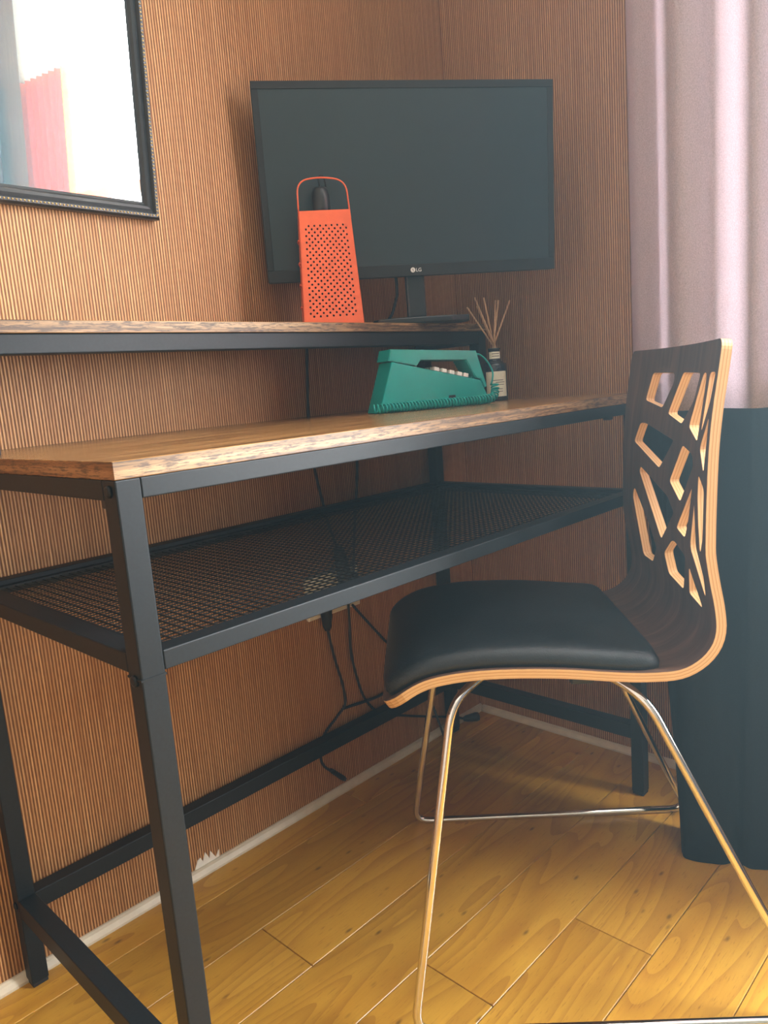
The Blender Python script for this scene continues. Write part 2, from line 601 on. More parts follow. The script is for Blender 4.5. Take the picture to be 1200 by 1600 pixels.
# window in the back wall
win = S(bpy.data.objects.new('window_1', None)); col.objects.link(win)
fx0, fx1 = XB + 0.03, XB + 0.09
box('window_frame', (fx0, WY0, WZ0), (fx1, WY0 + 0.05, WZ1), 'white', win, 0.004)
box('window_frame', (fx0, WY1 - 0.05, WZ0), (fx1, WY1, WZ1), 'white', win, 0.004)
box('window_frame', (fx0, WY0 + 0.05, WZ1 - 0.05), (fx1, WY1 - 0.05, WZ1), 'white', win, 0.004)
box('window_frame', (fx0, WY0 + 0.05, WZ0), (fx1, WY1 - 0.05, WZ0 + 0.05), 'white', win, 0.004)
box('transom', (fx0, WY0 + 0.05, 1.31), (fx1, WY1 - 0.05, 1.355), 'white', win, 0.004)
box('pane', (XB + 0.058, WY0 + 0.05, WZ0 + 0.05), (XB + 0.063, WY1 - 0.05, 1.31), 'glass', win)
box('pane', (XB + 0.058, WY0 + 0.05, 1.355), (XB + 0.063, WY1 - 0.05, WZ1 - 0.05), 'glass', win)
box('window_sill', (XB - 0.03, WY0 - 0.03, WZ0 - 0.025), (XB + 0.03, WY1 + 0.03, WZ0), 'white', win, 0.004)
hd = box('handle_plate', (fx0 - 0.006, WY0 + 0.018, 1.80), (fx0, WY0 + 0.036, 1.87), 'gold', win, 0.002)
tube('handle', fillet([(fx0 - 0.004, WY0 + 0.027, 1.835), (fx0 - 0.035, WY0 + 0.027, 1.835), (fx0 - 0.038, WY0 + 0.027, 1.72)], 0.012), 0.006, 'dark', win, 8)

# ------------------------------------------------------------------ curtains
def curtain(name, label, top_pts, bot_pts, levels, mats, names, nz=40, group=None):
    t = thing(name, label, 'curtain', (bot_pts[0][0], bot_pts[0][1], 0), group=group)
    tp = catmull([Vector((x, y, 0)) for x, y in top_pts], 6)
    bp = catmull([Vector((x, y, 0)) for x, y in bot_pts], 6)
    n = len(tp)
    ox, oy = t.location.x, t.location.y
    for (z0, z1), mat, nm in zip(levels, mats, names):
        bm = bmesh.new()
        rows = []
        m = max(2, int((z1 - z0)*nz/2.3) + 1)
        for i in range(m + 1):
            z = z0 + (z1 - z0)*i/m
            w = min(1.0, max(0.0, z/0.74))
            w = w*w*(3 - 2*w)*0.55 + w*0.45
            row = []
            for a, b in zip(tp, bp):
                q = b.lerp(a, w)
                row.append(bm.verts.new((q.x - ox, q.y - oy, z)))
            rows.append(row)
        for A, B in zip(rows, rows[1:]):
            for k in range(n - 1):
                f = bm.faces.new([A[k], A[k+1], B[k+1], B[k]]); f.smooth = True
        o = link_mesh(nm, bm, mat, t)
        md = o.modifiers.new('cloth_thickness', 'SOLIDIFY'); md.thickness = 0.0018; md.offset = 0
    return t

ctop = [(1.072, 0.062), (1.01, 0.022), (1.0, -0.003), (0.99, -0.026), (0.945, -0.050), (0.915, -0.09), (0.93, -0.114), (0.952, -0.135),
        (0.925, -0.181), (0.915, -0.205), (0.94, -0.225), (0.955, -0.26), (0.92, -0.30), (0.915, -0.33), (0.95, -0.37), (0.92, -0.41), (0.95, -0.45), (0.92, -0.49), (0.95, -0.53), (0.93, -0.57)]
cbot = [(0.895, -0.110), (0.838, -0.118), (0.824, -0.124), (0.816, -0.130), (0.815, -0.138), (0.818, -0.150), (0.826, -0.168), (0.835, -0.184),
        (0.853, -0.197), (0.851, -0.210), (0.850, -0.222), (0.862, -0.242), (0.875, -0.27), (0.868, -0.30), (0.885, -0.34), (0.87, -0.385), (0.89, -0.43), (0.87, -0.475), (0.89, -0.52), (0.88, -0.56)]
curtain('curtain', 'floor length curtain, orange cloth painted pale with flare above a black lower half, behind the chair', ctop, cbot,
        [(0.001, 0.719), (0.719, 1.75), (1.75, 2.36)], ['blackcloth', 'flare_pink', 'whitecloth'],
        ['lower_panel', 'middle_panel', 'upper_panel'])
c2 = []
for i in range(15):
    c2.append((0.985 + 0.018*(1 if i % 2 else -1), -1.135 - 0.0235*i))
curtain('curtain', 'orange and white curtain seen reflected in the mirror', c2, [(x - 0.01, y) for x, y in c2],
        [(0.01, 0.719), (0.719, 1.70), (1.70, 2.36)], ['blackcloth', 'orangecloth', 'whitecloth'],
        ['lower_panel', 'middle_panel', 'upper_panel'])
rail = thing('curtain_rail', 'slim metal curtain rail above the window', 'curtain rail', (0.96, -0.85, 2.37))
tube('rod', [(0, 0.95, 0), (0, -0.98, 0)], 0.009, 'dark', rail, 10)
for yy in (0.9, -0.93):
    tube('bracket', [(0.0, yy, 0), (XB - 0.96, yy, 0)], 0.007, 'dark', rail, 8)

# ------------------------------------------------------------------ desk
L, W, w, H, t = 0.969, 0.4756, 0.0232, 0.75, 0.0156
desk = thing('desk', 'black steel frame desk with rustic wood top and raised back shelf', 'desk')
zt = H - t
bt = box_bm((0, 0, zt), (L, W, H), 0.0006)
for f in bt.faces:
    if abs(f.normal.z) < 0.5:
        f.material_index = 2 if abs(f.normal.x) > 0.5 else 1
link_mesh('desktop', bt, ['top', 'edge', 'edge_end'], desk)
for (x, y) in ((0, 0), (L-w, 0), (0, W-w), (L-w, W-w)):
    lg = box('leg', (x, y, 0.006), (x+w, y+w, zt - 0.0002), 'metal', desk, 0.0014, 2)
    box('foot', (x+0.001, y+0.001, 0.0), (x+w-0.001, y+w-0.001, 0.0062), 'rubber', lg, 0.001)
hr = 0.0182
def rails(nm, z1, z0, x0, x1, y0, y1, d=w, mat='metal'):
    box(nm, (x0+w, y0, z0), (x1-w, y0+d, z1), mat, desk, 0.0012, 2)
    box(nm, (x0+w, y1-d, z0), (x1-w, y1, z1), mat, desk, 0.0012, 2)
    box(nm, (x0, y0+w, z0), (x0+d, y1-w, z1), mat, desk, 0.0012, 2)
    box(nm, (x1-d, y0+w, z0), (x1, y1-w, z1), mat, desk, 0.0012, 2)
rails('top_rail', zt - 0.0002, zt - hr, 0, L, 0, W)
ZM = 0.5806
rails('mesh_shelf_rail', ZM, ZM - hr, 0, L, 0, W)
# flat lip that holds the mesh
lipz = ZM - 0.006
for a, b in (((w, w, lipz-0.002), (L-w, w+0.012, lipz)), ((w, W-w-0.012, lipz-0.002), (L-w, W-w, lipz)),
             ((w, w+0.012, lipz-0.002), (w+0.012, W-w-0.012, lipz)), ((L-w-0.012, w+0.012, lipz-0.002), (L-w, W-w-0.012, lipz))):
    box('mesh_lip', a, b, 'metal', desk)
bm = bmesh.new()
x = w + 0.012
while x < L - w - 0.01:
    box_bm((x-0.0008, w+0.010, lipz-0.0032), (x+0.0008, W-w-0.010, lipz-0.0020), bm=bm); x += 0.012
y = w + 0.012
while y < W - w - 0.01:
    box_bm((w+0.010, y-0.0008, lipz-0.0044), (L-w-0.010, y+0.0008, lipz-0.0032), bm=bm); y += 0.0095
tag(link_mesh('wire_mesh', bm, 'metal', desk), kind='stuff')
# low stretchers: back and both sides
zl1, zl0 = 0.138, 0.111
box('stretcher', (w, W-w, zl0), (L-w, W, zl1), 'metal', desk, 0.0012, 2)
box('stretcher', (0, w, zl0), (w, W-w, zl1), 'metal', desk, 0.0012, 2)
box('stretcher', (L-w, w, zl0), (L, W-w, zl1), 'metal', desk, 0.0012, 2)
def bolt(p, axis):
    v = Vector(axis)
    bm = bmesh.new()
    sweep_bm([Vector(p), Vector(p)+v*0.0022, Vector(p)+v*0.003], 0.005, 12, bm=bm, radii=[0.0055, 0.0052, 0.003])
    link_mesh('bolt', bm, 'metal', desk)
for z in (0.7245, 0.5575):
    bolt((0, 0.0116, z), (-1, 0, 0)); bolt((0, W-0.0116, z), (-1, 0, 0))
bolt((0, W-0.0116, 0.125), (-1, 0, 0))
for z in (0.7245,):
    box('cable_clip', (0.004, 0.030, 0.708), (0.014, 0.038, 0.7165), 'dark', desk, 0.001)
    box('cable_clip', (0.86, 0.004, 0.711), (0.872, 0.016, 0.7165), 'dark', desk, 0.001)
# leg joint collars where the two frame halves meet
for (x, y) in ((0, 0), (0, W-w), (L-w, 0), (L-w, W-w)):
    box('leg_collar', (x-0.0008, y-0.0008, 0.5585), (x+w+0.0006, y+w+0.0006, 0.5605), 'metal', desk)
# raised shelf at the back
SY, SZ, SX1 = 0.308, 0.8999, 0.953
bt = box_bm((-0.0, SY, SZ - 0.0148), (SX1, YW - 0.004, SZ), 0.0006)
for f in bt.faces:
    if abs(f.normal.z) < 0.5:
        f.material_index = 2 if abs(f.normal.x) > 0.5 else 1
link_mesh('shelf_board', bt, ['top', 'edge', 'edge_end'], desk)
sz1 = SZ - 0.0149; sz0 = sz1 - 0.0235
ySb = YW - 0.005
box('shelf_rail', (w, SY+0.003, sz0), (SX1-w, SY+0.003+w, sz1), 'metal', desk, 0.0016, 2)
box('shelf_rail', (0, SY+0.003+w, sz0), (w, ySb-w, sz1), 'metal', desk, 0.0012, 2)
box('shelf_rail', (SX1-w, SY+0.003+w, sz0), (SX1, ySb-w, sz1), 'metal', desk, 0.0012, 2)
for x in (0, SX1-w):
    for y in (SY+0.003, ySb-w):
        box('shelf_post', (x, y, H), (x+w, y+w, sz1), 'metal', desk, 0.0012, 2)

# ------------------------------------------------------------------ chair
CH = thing('chair', 'bent plywood chair with cut-out back, black padded seat and chrome sled legs', 'chair',
           (0.62087, -0.04224, 0), R(131.4734))
# local axes: +x forward, -y is ... side axis toward the camera is local +y
PROF = [(0.2552, 0.4009), (0.2132, 0.4275), (0.1744, 0.4375), (0.1184, 0.4407), (0.0441, 0.437), (-0.0289, 0.4285), (-0.066, 0.4258),
        (-0.1023, 0.4272), (-0.1272, 0.4386), (-0.1437, 0.4568), (-0.1505, 0.4786), (-0.1491, 0.5055), (-0.1433, 0.5393), (-0.1391, 0.5696),
        (-0.1388, 0.5895), (-0.1401, 0.6368), (-0.1429, 0.6941), (-0.1476, 0.7393), (-0.1541, 0.7828), (-0.159, 0.8174)]
pd = catmull([Vector((d, 0, z)) for d, z in PROF], 12)
arc = [0.0]
for a, b in zip(pd, pd[1:]):
    arc.append(arc[-1] + (b - a).length)
AT = arc[-1]
import bisect
def prof_at(v):
    v = min(max(v, 0.0), AT)
    i = min(max(bisect.bisect_right(arc, v) - 1, 0), len(pd) - 2)
    f = (v - arc[i])/max(1e-9, arc[i+1] - arc[i])
    p = pd[i].lerp(pd[i+1], f)
    a = pd[max(i-1, 0)]; b = pd[min(i+2, len(pd)-1)]
    tg = (b - a).normalized()
    nr = Vector((tg.z, 0, -tg.x))
    return p, nr
s0 = prof_at(0.2)[1].z
NSG = 1.0 if s0 > 0 else -1.0
HWC = 0.175
def place_shell(u, v, wv):
    p, nr = prof_at(v)
    nr = nr*NSG
    bow = 0.0
    if v > 0.5:
        k_ = min(1.0, (v - 0.5)/0.25)
        bow = -0.012*k_*(1 - (u/HWC)**2)
    q = p + nr*(wv + bow)
    return Vector((q.x, u, q.z))
def rounded(u0, u1, v0, v1, rr, step):
    cs = [(u1-rr[1], v0+rr[1], rr[1], -90), (u1-rr[2], v1-rr[2], rr[2], 0), (u0+rr[3], v1-rr[3], rr[3], 90), (u0+rr[0], v0+rr[0], rr[0], 180)]
    pts = []
    for cx, cy, r_, a0 in cs:
        for j in range(6):
            a = R(a0 + 90*j/5)
            pts.append((cx + r_*math.cos(a), cy + r_*math.sin(a)))
    out = []
    for a, b in zip(pts, pts[1:] + pts[:1]):
        dl = math.hypot(b[0]-a[0], b[1]-a[1])
        m = max(1, int(dl/step))
        for j in range(m):
            out.append((a[0] + (b[0]-a[0])*j/m, a[1] + (b[1]-a[1])*j/m))
    return out
outer = rounded(-HWC, HWC, 0.0, AT, (0.03, 0.03, 0.012, 0.012), 0.008)
HOLES = [
    [(-0.086, 0.750), (-0.098, 0.710), (-0.027, 0.701), (0.002, 0.736), (-0.003, 0.749)],
    [(0.032, 0.749), (-0.001, 0.694), (0.060, 0.683), (0.095, 0.714), (0.102, 0.747)],
    [(0.115, 0.747), (0.090, 0.681), (0.129, 0.665), (0.132, 0.724), (0.128, 0.747)],
    [(0.142, 0.747), (0.140, 0.677), (0.160, 0.712), (0.165, 0.747)],
    [(0.164, 0.697), (0.141, 0.659), (0.160, 0.631), (0.165, 0.666)],
    [(-0.107, 0.676), (-0.127, 0.647), (-0.013, 0.618), (0.036, 0.660), (-0.087, 0.677)],
    [(0.074, 0.657), (0.033, 0.606), (0.080, 0.585), (0.121, 0.636), (0.113, 0.649)],
    [(-0.093, 0.612), (-0.097, 0.604), (0.007, 0.522), (0.058, 0.567), (0.028, 0.585)],
    [(-0.117, 0.578), (-0.123, 0.566), (-0.100, 0.474), (-0.056, 0.474), (-0.022, 0.503), (-0.045, 0.534)],
    [(0.122, 0.610), (0.071, 0.550), (0.104, 0.543), (0.114, 0.567)],
    [(0.142, 0.628), (0.143, 0.600), (0.149, 0.570), (0.157, 0.535), (0.165, 0.553), (0.165, 0.612)],
    [(0.049, 0.528), (0.012, 0.504), (0.014, 0.474), (0.069, 0.466), (0.100, 0.518), (0.062, 0.531)],
    [(0.132, 0.592), (0.123, 0.536), (0.150, 0.478), (0.157, 0.505), (0.143, 0.542)],
    [(0.109, 0.508), (0.090, 0.467), (0.134, 0.459), (0.120, 0.483)],
]
def round_hole(h):
    area = sum(a[0]*b[1]-b[0]*a[1] for a, b in zip(h, h[1:]+h[:1]))
    q = [Vector((x, y, 0)) for x, y in (h if area > 0 else h[::-1])]
    return [(v.x, v.y) for v in fillet(q, 0.006, 3, True)]
holes = [round_hole(h) for h in HOLES]
grid = []
for i in range(1, 24):
    for j in range(1, 66):
        grid.append((-HWC + 2*HWC*i/24 + 0.0013*((i*7+j*3) % 3 - 1), AT*j/66 + 0.0011*((i*5+j) % 3 - 1)))
# local side axis: side toward the camera is world sd = rotate(fd, +90) or -90
SIDE = 1.0
shell = sheet_with_holes(outer, holes, grid, lambda u, v, q: place_shell(u, v, q), 0.012)
bmesh.ops.recalc_face_normals(shell, faces=shell.faces[:])
link_mesh('plywood_shell', shell, ['walnut', 'ply'], CH)
# cushion
bm = bmesh.new()
nu, nv = 28, 36
v0c, v1c, uc = 0.010, 0.352, 0.171
def sgnpow(x, e):
    return math.copysign(abs(x)**e, x)
rows_t, rows_b = [], []
for j in range(nv + 1):
    rt_, rb_ = [], []
    for i in range(nu + 1):
        a = -1 + 2*i/nu; b = -1 + 2*j/nv
        a = sgnpow(a, 0.6); b = sgnpow(b, 0.6)
        # squircle mapping keeps rounded corners
        cu = a*math.sqrt(max(0, 1 - 0.10*b**14)); cv = b*math.sqrt(max(0, 1 - 0.06*a**14))
        e = max(0.0, (1 - abs(a)**14))*max(0.0, (1 - abs(b)**16))
        h = 0.008 + 0.017*e**0.5 + 0.003*(1 - a*a)*(1 - b*b)
        v = v0c + (v1c - v0c)*(cv + 1)/2
        p, nr = prof_at(v)
        nr = nr*NSG
        q = p + nr*(0.006 + h)
        rt_.append(bm.verts.new((q.x, cu*uc, q.z)))
        q = p + nr*0.0062
        rb_.append(bm.verts.new((q.x, cu*uc*0.985, q.z)))
    rows_t.append(rt_); rows_b.append(rb_)
for j in range(nv):
    for i in range(nu):
        bm.faces.new([rows_t[j][i], rows_t[j][i+1], rows_t[j+1][i+1], rows_t[j+1][i]])
        bm.faces.new([rows_b[j][i], rows_b[j+1][i], rows_b[j+1][i+1], rows_b[j][i+1]])
for i in range(nu):
    bm.faces.new([rows_t[0][i+1], rows_t[0][i], rows_b[0][i], rows_b[0][i+1]])
    bm.faces.new([rows_t[nv][i], rows_t[nv][i+1], rows_b[nv][i+1], rows_b[nv][i]])
for j in range(nv):
    bm.faces.new([rows_t[j][0], rows_t[j+1][0], rows_b[j+1][0], rows_b[j][0]])
    bm.faces.new([rows_t[j+1][nu], rows_t[j][nu], rows_b[j][nu], rows_b[j+1][nu]])
bmesh.ops.recalc_face_normals(bm, faces=bm.faces[:])
link_mesh('seat_cushion', bm, 'leather', CH, True)
# sled legs
rT = 0.0058
for s_ in (1, -1):
    fs = 0.2352 if s_ > 0 else 0.2207
    pth = [(0.2460, s_*fs, rT), (0.172, s_*0.166, 0.404), (0.118, s_*0.118, 0.4275), (-0.02, s_*0.118, 0.4165),
           (-0.066, s_*0.160, 0.392), (-0.2437, s_*fs, rT)]
    q = fillet(pth, 0.030, 7, True)
    tube('sled_leg', q, rT, 'chrome', CH, 14, True)
for dx, z in ((0.085, 0.4225), (0.01, 0.4165)):
    box('mounting_bar', (dx-0.012, -0.13, z-0.006), (dx+0.012, 0.13, z+0.006), 'dark', CH, 0.003)
for s_ in (1, -1):
    box('bracket', (-0.012, s_*0.118-0.012, 0.402), (0.020, s_*0.118+0.012, 0.4145), 'dark', CH, 0.003)

# ------------------------------------------------------------------ monitor
MN = thing('monitor', 'black flat screen monitor switched off, standing on the raised shelf', 'monitor', (0.79, 0.37, SZ), R(234.6 + 90))
# local frame: x = viewer's right, y = away from the viewer (into the corner)
cw = Vector((0.744, 0.296, 1.1354))
loc = MN.location.copy()
ang = R(234.6 + 90)
def to_mon(p):
    d = Vector(p) - loc
    return Vector((d.x*math.cos(ang) + d.y*math.sin(ang), -d.x*math.sin(ang) + d.y*math.cos(ang), d.z))
pc = to_mon(cw)
TI = R(4.0)
mw, mh = 0.515, 0.311
def mon_part(nm, bmx, mat, parent=None):
    rot = Matrix.Rotation(TI, 4, 'X')
    bmesh.ops.transform(bmx, matrix=Matrix.Translation(pc) @ rot, verts=bmx.verts[:])
    return link_mesh(nm, bmx, mat, parent or MN)
# body: local y<0 faces the viewer
mon_part('housing', box_bm((-mw/2, 0.0, -mh/2), (mw/2, 0.018, mh/2), 0.003, 2), 'dark')
mon_part('rear_cover', prism_bm([(-0.17, -0.10), (0.17, -0.10), (0.14, 0.08), (-0.14, 0.08)], 1, 0.018, 0.042, 0.006), 'dark')
scr = mon_part('screen', box_bm((-mw/2+0.011, -0.0006, -mh/2+0.020), (mw/2-0.011, 0.001, mh/2-0.012)), 'screen')
bz = bmesh.new()
for a, b in (((-mw/2, -0.002, mh/2-0.012), (mw/2, 0.001, mh/2)), ((-mw/2, -0.002, -mh/2), (mw/2, 0.001, -mh/2+0.020)),
             ((-mw/2, -0.002, -mh/2+0.020), (-mw/2+0.011, 0.001, mh/2-0.012)), ((mw/2-0.011, -0.002, -mh/2+0.020), (mw/2, 0.001, mh/2-0.012))):
    box_bm(a, b, 0.0006, 1, bz)
mon_part('bezel', bz, 'dark')
lg = text_bm('LG', 0.0085, 0.0002)
bmesh.ops.transform(lg, matrix=Matrix.Translation((-0.0010, -0.0023, -mh/2+0.0072)) @ Matrix.Rotation(R(90), 4, 'X'), verts=lg.verts[:])
mon_part('lettering', lg, 'silver')
em = bmesh.new()
sweep_bm([(-0.0062, -0.0026, -mh/2+0.0102), (-0.0062, -0.0018, -mh/2+0.0102)], 0.0042, 20, bm=em)
mon_part('emblem', em, 'silver')
fm = bmesh.new()
sweep_bm([(-0.0072, -0.0030, -mh/2+0.0112), (-0.0072, -0.0025, -mh/2+0.0112)], 0.0006, 8, bm=fm)
box_bm((-0.0062, -0.0030, -mh/2+0.0080), (-0.0057, -0.0025, -mh/2+0.0124), bm=fm)
box_bm((-0.0062, -0.0030, -mh/2+0.0080), (-0.0044, -0.0025, -mh/2+0.0085), bm=fm)
mon_part('emblem_mark', fm, 'ink')
zb = pc.z - mh/2
box('stand_column', (pc.x-0.017, pc.y+0.020, 0.010), (pc.x+0.017, pc.y+0.034, zb + 0.05), 'dark', MN, 0.003, 2)
bx_ = pc.x
by_ = pc.y + 0.008
bx_ = pc.x + 0.012
arcp = [(bx_-0.090, by_+0.034), (bx_-0.084, by_+0.014), (bx_-0.05, by_+0.003), (bx_, by_), (bx_+0.05, by_+0.003), (bx_+0.084, by_+0.014),
        (bx_+0.090, by_+0.034), (bx_+0.07, by_+0.080), (bx_-0.05, by_+0.080)]
link_mesh('stand_base', prism_bm(arcp, 2, 0.0, 0.011, 0.0025), 'dark', MN)
tube('power_cable', catmull([(pc.x-0.035, pc.y+0.045, zb+0.06), (pc.x-0.030, pc.y+0.040, zb-0.01), (pc.x-0.034, pc.y+0.045, 0.04), (pc.x-0.045, pc.y+0.055, 0.014), (pc.x-0.06, pc.y+0.10, 0.003)], 6), 0.0025, 'cable', MN, 8)

# ------------------------------------------------------------------ grater lamp
gy = R(233.0)
GX, GY = 0.578, 0.340
GR = thing('grater_lamp', 'orange box grater lamp with wire handle, on the raised shelf before the monitor', 'lamp', (GX, GY, SZ + 0.0003), gy + R(90))
# local x to the viewer's right, y away from the viewer; front face at y = 0
wb_, wt_, gh, dp, tap = 0.0968, 0.0808, 0.1805, 0.052, 0.006
def gface(u, v, q):      # u across, v up, q thickness offset
    f = v/gh
    hw_ = (wb_*(1-f) + wt_*f)/2
    return Vector((u/ (wb_/2) * hw_, tap*f + 0.0006 - q, v))
outerg = [(-wb_/2, 0), (wb_/2, 0), (wb_/2, gh), (-wb_/2, gh)]
ghol = []
rowsn = 29
for r_ in range(rowsn):
    v = 0.0145 + (gh - 0.0145 - 0.0235)*r_/(rowsn - 1)
    n_ = 8 if r_ % 2 else 7
    for c_ in range(n_):
        u = (c_ - (n_-1)/2)*0.01085
        ghol.append([(u + 0.00195*math.cos(2*math.pi*k/7), v + 0.0019*math.sin(2*math.pi*k/7)) for k in range(7)])
pl = sheet_with_holes(outerg, ghol, [], gface, 0.0012, 0, 0, False)
bmesh.ops.recalc_face_normals(pl, faces=pl.faces[:])
link_mesh('perforated_front', pl, 'orange', GR)
def wallq(nm, pts, mat='orange', th=0.0012, parent=GR):
    bm = bmesh.new()
    c = [Vector(p) for p in pts]
    nr = (c[1]-c[0]).cross(c[3]-c[0]).normalized()*th
    A = [bm.verts.new(p) for p in c]; B = [bm.verts.new(p + nr) for p in c]
    bm.faces.new(A); bm.faces.new(B[::-1])
    for i in range(4):
        bm.faces.new([A[i], B[i], B[(i+1) % 4], A[(i+1) % 4]])
    bmesh.ops.recalc_face_normals(bm, faces=bm.faces[:])
    return link_mesh(nm, bm, mat, parent)
box('hole_shade_sheet', (-wt_/2+0.002, tap+0.004, 0.001), (wt_/2-0.002, tap+0.005, gh-0.003), 'rubber', GR)  # added dark sheet standing in for the shade behind the holes
wallq('side_panel', [(-wb_/2, 0.0012, 0), (-wb_/2, dp, 0), (-wt_/2, dp-tap, gh), (-wt_/2, tap+0.0012, gh)], th=-0.0012)
wallq('side_panel', [(wb_/2, 0.0012, 0), (wb_/2, dp, 0), (wt_/2, dp-tap, gh), (wt_/2, tap+0.0012, gh)])
wallq('back_panel', [(-wb_/2, dp, 0), (wb_/2, dp, 0), (wt_/2, dp-tap, gh), (-wt_/2, dp-tap, gh)], 'orange')
box('top_panel', (-wt_/2+0.0005, tap+0.0015, gh-0.0014), (wt_/2-0.0005, dp-tap-0.001, gh-0.0002), 'orange', GR)
for i in range(4):
    bt_ = bmesh.new()
    zz = 0.03 + 0.035*i
    f_ = zz/gh
    xx = -(wb_*(1-f_) + wt_*f_)/2
    sweep_bm([(xx+0.0005, 0.018, zz), (xx-0.0022, 0.026, zz+0.004), (xx-0.0026, 0.040, zz+0.004), (xx+0.0005, 0.048, zz)], 0.0016, 6, bm=bt_)
    link_mesh('slicing_ridge', bt_, 'orange', GR)
hz = gh - 0.012
hx = wt_/2 + 0.001
yc = dp/2
hp = fillet([(-hx-0.0005, yc-0.014, hz), (-hx+0.001, yc-0.016, gh+0.047), (0.0, yc-0.016, gh+0.052), (hx-0.003, yc-0.016, gh+0.045), (hx+0.0005, yc-0.014, hz)], 0.022, 8)
tube('handle', hp, 0.0013, 'orange', GR, 8)
link_mesh('bulb_holder', lathe_bm([(0.0150, gh-0.001), (0.0152, gh+0.006), (0.0150, gh+0.026), (0.0136, gh+0.034), (0.011, gh+0.0395), (0.004, gh+0.0415)], 24, (-0.002, yc+0.004)), 'dark', GR)
cx_ = -0.002
tube('cord', catmull([(cx_, yc+0.004, gh+0.040), (cx_-0.001, yc+0.004, gh+0.056), (cx_+0.007, yc+0.010, gh+0.060), (cx_+0.011, yc+0.016, gh+0.045), (cx_+0.013, dp-0.002, gh+0.01), (cx_+0.012, dp+0.003, gh-0.03),
                      (cx_+0.006, dp+0.006, 0.08), (cx_-0.004, dp+0.012, 0.010), (cx_-0.012, dp+0.03, 0.0018)], 6), 0.0014, 'cable', GR, 8)

# ------------------------------------------------------------------ telephone
TH = R(-20)
pdir = Vector((math.cos(TH), math.sin(TH), 0)); pnr = Vector((-math.sin(TH), math.cos(TH), 0))
PD = 0.048
porg = Vector((0.600, 0.275, H)) + pdir*0.110 + pnr*(PD/2)
PH = thing('telephone', 'teal push button telephone with coiled cord, on the desk below the shelf', 'telephone', porg, TH)
# local: x along the phone, y away from the viewer, z up from the desk; silhouette measured on the near side
def ph(poly):
    return [(x - 0.110, z - H) for x, z in poly]
YN, YF = -PD/2, PD/2
link_mesh('base', prism_bm(ph([(0.0005, 0.7506), (0.2205, 0.7506), (0.1999, 0.7923), (0.0296, 0.8324)]), 1, YN, YF, 0.0016), 'teal', PH)
hs_poly = ph([(0.0245, 0.8345), (0.0301, 0.8527), (0.1957, 0.8428), (0.2146, 0.7810), (0.2100, 0.7785), (0.2010, 0.7946), (0.1925, 0.7960), (0.1738, 0.8282), (0.0855, 0.8328), (0.0775, 0.8236)])
def ear():
    bm = bmesh.new()
    A = [bm.verts.new((x, YN+0.002, z)) for x, z in hs_poly]
    B = [bm.verts.new((x, YF-0.002, z)) for x, z in hs_poly]
    n = len(hs_poly)
    fa = bm.faces.new(A); fb = bm.faces.new(B[::-1])
    for i in range(n):
        bm.faces.new([A[i], B[i], B[(i+1) % n], A[(i+1) % n]])
    bmesh.ops.recalc_face_normals(bm, faces=bm.faces[:])
    bmesh.ops.bevel(bm, geom=[e for e in bm.edges if len(e.link_faces) == 2 and (fa in e.link_faces or fb in e.link_faces)], offset=0.0013, segments=2, affect='EDGES')
    bmesh.ops.triangulate(bm, faces=[f for f in bm.faces if len(f.verts) > 4])
    return bm
link_mesh('handset', ear(), 'teal', PH)
sl = (0.7923 - 0.8324)/(0.1999 - 0.0296)
sa = math.atan(sl)
def on_top(x):
    return 0.8324 + sl*(x - 0.0296) - H
kp = box_bm((-0.042, -0.018, -0.001), (0.042, 0.018, 0.0012), 0.0005)
bmesh.ops.transform(kp, matrix=Matrix.Translation((0.143-0.110, 0, on_top(0.143))) @ Matrix.Rotation(-sa, 4, 'Y'), verts=kp.verts[:])
link_mesh('keypad', kp, 'dark', PH)
for x in (0.117, 0.132, 0.147, 0.162, 0.175):
    for y in (-0.0125, 0.0, 0.0125):
        kb = box_bm((-0.0050, -0.0046, 0.0), (0.0050, 0.0046, 0.0068), 0.0011, 2)
        bmesh.ops.transform(kb, matrix=Matrix.Translation((x-0.110, y, on_top(x)+0.001)) @ Matrix.Rotation(-sa, 4, 'Y'), verts=kb.verts[:])
        link_mesh('button', kb, 'button', PH)
for i in range(3):
    x = 0.182 + 0.0045*i
    box('speaker_rib', (x-0.111, -0.016, on_top(x)-0.001), (x-0.109, 0.016, on_top(x)+0.0035), 'teal', PH)
box('volume_slot', (0.134-0.110, YN-0.0006, 0.7645-H), (0.147-0.110, YN+0.002, 0.7705-H), 'dark', PH)
# coiled cord lying along the near side, turning up at the right end
yk = YN - 0.0085
cpath = catmull([Vector((x-0.110, y, z)) for x, y, z in (
    (-0.010, yk+0.006, 0.0087), (0.004, yk, 0.0085), (0.05, yk-0.001, 0.0085), (0.10, yk-0.001, 0.0085), (0.15, yk-0.001, 0.0085), (0.198, yk, 0.0087),
    (0.219, yk+0.003, 0.0105), (0.229, yk+0.009, 0.0180), (0.2325, yk+0.013, 0.0275), (0.2320, yk+0.014, 0.0345))], 12)
cl = [0.0]
for a, b in zip(cpath, cpath[1:]):
    cl.append(cl[-1] + (b-a).length)
turns = 44
NN = turns*14
hel = []
for i in range(NN + 1):
    d = cl[-1]*i/NN
    j = min(bisect.bisect_right(cl, d) - 1, len(cpath) - 2)
    f = (d - cl[j])/(cl[j+1] - cl[j])
    p = cpath[j].lerp(cpath[j+1], f)
    tg = (cpath[min(j+2, len(cpath)-1)] - cpath[max(j-1, 0)]).normalized()
    nx = tg.cross(Vector((0, 1, 0.05))).normalized(); ny = tg.cross(nx)
    a = 2*math.pi*turns*i/NN
    hel.append(p + (nx*math.cos(a) + ny*math.sin(a))*0.0064)
